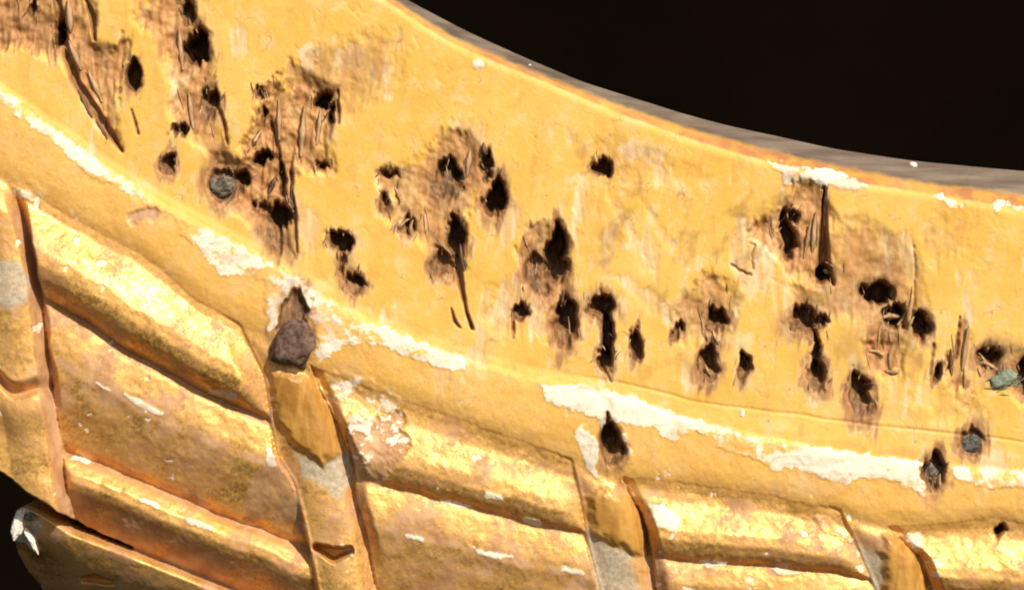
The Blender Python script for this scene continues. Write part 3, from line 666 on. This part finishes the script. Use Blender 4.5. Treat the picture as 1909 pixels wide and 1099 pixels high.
P = np.stack([(X - CX) * S, -H * S, -(Y - CY) * S], -1)
du = np.gradient(P, axis=1); dv = np.gradient(P, axis=0)
N = np.cross(du, dv); N /= np.linalg.norm(N, axis=-1, keepdims=True) + 1e-20
if N[NR // 3, NC // 2, 1] > 0: N = -N
layers = {"layer_a": ('gold', 'wood', 'gesso'), "layer_b": ('grey', 'bole_shade', 'stain_shade'), "layer_c": ('pad', 'edge', 'pale'), "layer_d": ('orange', 'gloss', 'gloss')}
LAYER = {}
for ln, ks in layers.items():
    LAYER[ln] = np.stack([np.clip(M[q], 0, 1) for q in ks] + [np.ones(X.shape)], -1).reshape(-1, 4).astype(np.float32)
Pf = P.reshape(-1, 3).astype(np.float32); Nf = N.reshape(-1, 3).astype(np.float32)

idx = np.arange(NR * NC).reshape(NR, NC)
quad = np.stack([idx[1:, :-1], idx[1:, 1:], idx[:-1, 1:], idx[:-1, :-1]], -1).reshape(-1, 4)
ql = LAB[:-1, :-1].reshape(-1)
ok = (Y[1:, :-1] < YMAX) & (H[:-1, :-1] > -330)
okf = ok.reshape(-1)
def build(name, quads, label=None, parent=None):
    u, invx = np.unique(quads, return_inverse=True)
    me = bpy.data.meshes.new(name)
    n, f = len(u), len(quads)
    me.vertices.add(n); me.vertices.foreach_set("co", Pf[u].reshape(-1))
    me.loops.add(f * 4); me.loops.foreach_set("vertex_index", invx.reshape(-1).astype(np.int32))
    me.polygons.add(f); me.polygons.foreach_set("loop_start", np.arange(0, f * 4, 4, dtype=np.int32))
    me.polygons.foreach_set("use_smooth", np.ones(f, bool))
    me.update(calc_edges=True)
    for ln in layers:
        a = me.attributes.new(ln, 'FLOAT_COLOR', 'POINT'); a.data.foreach_set("color", LAYER[ln][u].reshape(-1))
    me.normals_split_custom_set_from_vertices(Nf[u])
    return child(name, me, mat_frame, label, None, parent)
PLAB = {EDGE: "bare grey-brown rounded upper edge of the rail", LEAF: "brownish gilt leaf with a broken white tip", BEAD: "smooth gilt fillet under the ochre face"}
face_obj = None
order = np.argsort(ql[okf], kind='stable'); qs = quad[okf][order]; ll = ql[okf][order]
bounds = np.searchsorted(ll, np.arange(len(PARTS) + 1))
for i, (nm, _) in PARTS.items():
    qq = qs[bounds[i]:bounds[i + 1]]
    if len(qq) < 12: continue
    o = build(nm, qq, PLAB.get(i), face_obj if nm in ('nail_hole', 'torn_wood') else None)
    if i == 0: face_obj = o

# body of the rail behind the carved skin: gives it its thickness
topx = xs[::8]; tpy = c0[::8]
bv = []; bf = []
for j, (x, y) in enumerate(zip(topx, tpy)):
    hh = H[0, j * 8]
    for (yy, hz) in ((y, hh), (y + 6, -300), (YMAX - 4, -300), (YMAX - 4, -150)):
        bv.append(W3(x, yy, hz))
for j in range(len(topx) - 1):
    if topx[j] < 170:            # open gap at the lower left: stop the block above it
        continue
    a = j * 4; c = a + 4
    for r in range(3): bf.append((a + r, a + r + 1, c + r + 1, c + r))
me = bpy.data.meshes.new("rail_back"); me.from_pydata(bv, [], bf); me.update()
child("rail_back", me, mat_back)

# ------------------------------------------------------------------ nails, splinters, threads
def Hat(x, y):
    j = int(np.clip((x - xs[0]) / STEP, 0, NC - 1)); i = int(np.clip((y - c0[j]) / STEP, 0, NR - 1)); return float(H[i, j])
import bmesh
def lump(name, x, y, h, rx, ry, rh, mat, seed, label, amp=.22, sq=2.6, point=0.0, rot=0.0, sub=4):
    if name == "gesso_speck": h = Hat(x, y) + 0.5
    bmx = bmesh.new(); bmesh.ops.create_icosphere(bmx, subdivisions=sub, radius=1)
    co = np.array([v.co for v in bmx.verts])
    q = (np.abs(co) ** sq).sum(1) ** (1 / sq); co = co / q[:, None]
    nz = fbm(co[:, 0] * 40 + seed * 50, co[:, 1] * 40 + co[:, 2] * 23, 22, seed, 4)
    co *= (1 + amp * nz)[:, None]
    if point: co[:, 0] *= 1 - point * np.clip(co[:, 1], 0, 1)
    ca, sa = math.cos(rot), math.sin(rot)
    for v, c in zip(bmx.verts, co):
        a_, b_ = c[0] * rx, -c[1] * ry
        v.co = W3(x + a_ * ca - b_ * sa, y + a_ * sa + b_ * ca, h + c[2] * rh)
    for f in bmx.faces: f.smooth = True
    me = bpy.data.meshes.new(name); bmx.to_mesh(me); bmx.free()
    return child(name, me, mat, label)
lump("nail", 549, 638, 18, 36, 42, 20, mat_iron, 3, "large dark brown forged nail head standing proud in white gesso", .32, 4.0, .35, 0.2)
lump("nail", 414, 345, -13, 19, 17, 9, mat_lead, 5, "small grey broken nail end in the face among torn wood", .55, 3.4)
lump("nail", 1812, 828, -11, 21, 18, 10, mat_blue, 8, "blue-grey nail stub just above the white gesso strip", .35, 2.5, .3)
lump("nail", 1744, 892, -34, 26, 32, 24, mat_lead, 9, "frayed grey plug in the hole cutting the white gesso strip", .5, 2.3)
lump("nail", 833, 350, -38, 13, 34, 14, mat_dfibre, 12, None, .3, 2.4)
lump("paint_drip", 1546, 506, -40, 8, 4, 5, mat_thread, 14, "green speck inside a nail hole", .3, 2.2, 0, .4, 3)
lump("gesso_speck", 1711, 305, -30, 8, 6, 6, mat_ges, 16, None, .3, 2.2, 0, .2, 2)
lump("gesso_speck", 988, 119, -28, 3.5, 3, 3, mat_ges, 17, None, .3, 2.2, 0, .2, 2)
#lump("gesso_speck", 108, 209, 0, 5, 6, 2, mat_ges, 19, None, .3, 2.2, 0, .2, 2)
lump("gesso_speck", 1383, 770, 1, 5, 9, 2, mat_ges, 20, None, .3, 2.2, 0, .2, 2)

lump('gesso_chip', 26, 982, -44, 11, 28, 7, mat_ges, 31, 'bright white broken chip on the leaf tip', .45, 2.2, .2, .25)
lump('gesso_chip', 50, 1010, -52, 6, 26, 5, mat_ges, 32, None, .45, 2.2, .2, -.45)
lump('gesso_chip', 50, 965, -42, 10, 8, 5, mat_lead, 33, None, .5, 2.2, .2, -.45)
R = random.Random(11)
def strip_geo(pts, widths, thick, verts, faces):
    n = len(pts); base = len(verts)
    for i, (x, y, h) in enumerate(pts):
        j = min(i + 1, n - 1); k2 = max(i - 1, 0)
        tx, ty = pts[j][0] - pts[k2][0], pts[j][1] - pts[k2][1]; L_ = math.hypot(tx, ty) or 1
        nx, ny = -ty / L_, tx / L_; w_ = widths[i]
        verts.append(W3(x + nx * w_, y + ny * w_, h)); verts.append(W3(x, y, h + thick * (0.3 + w_ / max(widths)))); verts.append(W3(x - nx * w_, y - ny * w_, h))
    for i in range(n - 1):
        a = base + i * 3
        faces += [(a, a + 1, a + 4, a + 3), (a + 1, a + 2, a + 5, a + 4), (a + 2, a, a + 3, a + 5)]
def splinter(x, y, L_, ang, w_, lift, mat, curl=0.0, dest=None):
    pts = []; ws = []; n = 7; a = math.radians(ang); h0 = Hat(x, y)
    px, py = x, y
    for i in range(n):
        t = i / (n - 1)
        hloc = max(Hat(px, py), h0 - 8)
        pts.append((px, py, hloc + 1.0 + lift * t)); ws.append(w_ * math.sin(math.pi * (t * .82 + .12)) * (0.75 + .5 * R.random()) * .9 + .2)
        px += math.sin(a) * L_ / n; py += -math.cos(a) * L_ / n; a += curl / n
    if dest is not None:
        strip_geo(pts, ws, w_ * .6, dest[0], dest[1]); return
    vv, ff = [], []; strip_geo(pts, ws, w_ * .6, vv, ff)
    me = bpy.data.meshes.new("splinter"); me.from_pydata(vv, [], ff); me.update()
    for p in me.polygons: p.use_smooth = True
    child("splinter", me, mat, parent=face_obj)
for (x, y, L_, ang, w_, lift, mt, cu) in [
    (1650, 592, 40, 70, 8, 4, mat_fibre, .9), (1676, 606, 44, 40, 4, 6, mat_fibre, -.5), (1694, 612, 30, 20, 3, 5, mat_fibre, .4),
    (1622, 655, 34, 80, 6, 2, mat_fibre, 1.4), (1650, 690, 36, 120, 5, 2, mat_fibre, -1.6), (1540, 420, 90, 2, 6, 3, mat_fibre, 0.05), (1515, 470, 90, 4, 6, 4, mat_fibre, .05),
    (1500, 480, 80, 10, 5, 5, mat_fibre, 0), (770, 440, 38, -30, 5, 8, mat_fibre, 1.5), (745, 425, 30, 30, 4, 8, mat_fibre, .8), (736, 350, 34, 150, 5, 4, mat_fibre, .3), (870, 330, 60, 5, 7, 4, mat_fibre, .1),
    (855, 430, 36, 20, 3, 6, mat_fibre, .3), (905, 300, 40, -10, 8, 5, mat_dfibre, .2), (1530, 690, 60, 4, 3, 6, mat_fibre, .1), (1340, 640, 34, -35, 4, 5, mat_fibre, .6), (1326, 700, 30, -40, 3, 12, mat_fibre, .6),
    (1612, 720, 26, 60, 3, 16, mat_fibre, .9), (520, 260, 90, -2, 6, 3, mat_fibre, .05), (560, 290, 110, 3, 8, 3, mat_fibre, .05), (590, 270, 80, 6, 6, 3, mat_fibre, 0), (500, 360, 44, 20, 5, 5, mat_dfibre, .2),
    (545, 400, 70, -4, 5, 4, mat_dfibre, .1), (470, 270, 40, 25, 5, 4, mat_fibre, .3), (150, 130, 70, -24, 7, 4, mat_fibre, .05), (190, 190, 80, -26, 6, 4, mat_fibre, .05), (172, 220, 70, -28, 4, 5, mat_dfibre, .05), (200, 260, 50, -30, 4, 4, mat_dfibre, 0),
    (130, 60, 70, -5, 9, 3, mat_fibre, .05), (340, 130, 90, -8, 7, 2, mat_fibre, .1), (360, 240, 80, -10, 6, 2, mat_fibre, .1), (1795, 690, 100, 6, 5, 5, mat_fibre, .05), (1775, 700, 60, -6, 4, 5, mat_dfibre, .1),
    (1860, 690, 40, -50, 5, 6, mat_fibre, -.6), (1845, 690, 44, -20, 4, 6, mat_fibre, -.5), (1385, 668, 16, 40, 2, 4, mat_fibre, .4), (1730, 880, 30, 8, 2, 10, mat_fibre, .4), (1744, 884, 34, -12, 2, 10, mat_fibre, -.4), (1756, 880, 28, 20, 2, 8, mat_dfibre, .5), (1738, 905, 30, 5, 3, 6, mat_dfibre, .3), (1752, 910, 34, -8, 3, 6, mat_fibre, .3), (866, 505, 60, -15, 4, 8, mat_dfibre, .3), (1050, 590, 60, -5, 4, 6, mat_dfibre, .2),
    (52, 1005, 30, 160, 4, 12, mat_ges, .6), (30, 1010, 34, 5, 6, 8, mat_ges, -.3)]:
    splinter(x, y, L_, ang, w_, lift, mt, cu)
# fine frayed hairs round the holes and across the torn wood
hv, hf, dvv, dff = [], [], [], []
for (cx, cy, rx, ry, rot, dep, lit) in HOLES[:54]:
    for _ in range(6):
        a = R.uniform(-2.4, 2.4)
        x = cx + math.sin(a) * rx * 1.08; y = cy - math.cos(a) * ry * 1.08
        tgt = (hv, hf) if R.random() < .55 else (dvv, dff)
        splinter(x, y, R.uniform(8, 26), R.gauss(0, 22) + (180 if R.random() < .35 else 0), R.uniform(.5, 1.2), R.uniform(.5, 4), None, R.uniform(-.8, .8), tgt)
for pts, dep, wamt in TORN:
    if wamt < .6: continue
    a = np.array(pts); 
    for _ in range(10):
        x = R.uniform(a[:, 0].min(), a[:, 0].max()); y = R.uniform(a[:, 1].min(), a[:, 1].max())
        if poly_sd(np.array([x]), np.array([y]), pts)[0] > -4: continue
        tgt = (hv, hf) if R.random() < .6 else (dvv, dff)
        splinter(x, y, R.uniform(18, 60), R.gauss(-3, 9), R.uniform(.6, 1.4), R.uniform(.2, 2), None, R.uniform(-.3, .3), tgt)
for nm, (a, c), mt in (("frayed_fibres", (hv, hf), mat_fibre), ("frayed_dark_fibres", (dvv, dff), mat_dfibre)):
    me = bpy.data.meshes.new(nm); me.from_pydata(a, [], c); me.update(); child(nm, me, mt, None, "stuff")
# green thread caught at the right edge
tv, tf = [], []
lump('thread_knot', 1872, 706, -4, 27, 15, 9, mat_thread, 23, None, .35, 2.2, 0, -.5, 4)
for _ in range(70):
    splinter(1862 + R.gauss(0, 12), 716 + R.gauss(0, 7), R.uniform(14, 40), R.uniform(20, 90), R.uniform(.5, 1.0), R.uniform(2, 9), None, R.uniform(-1.2, 1.2), (tv, tf))
me = bpy.data.meshes.new("thread_tuft"); me.from_pydata(tv, [], tf); me.update(); child("thread_tuft", me, mat_thread, "green frayed thread caught in a nail hole", "stuff")
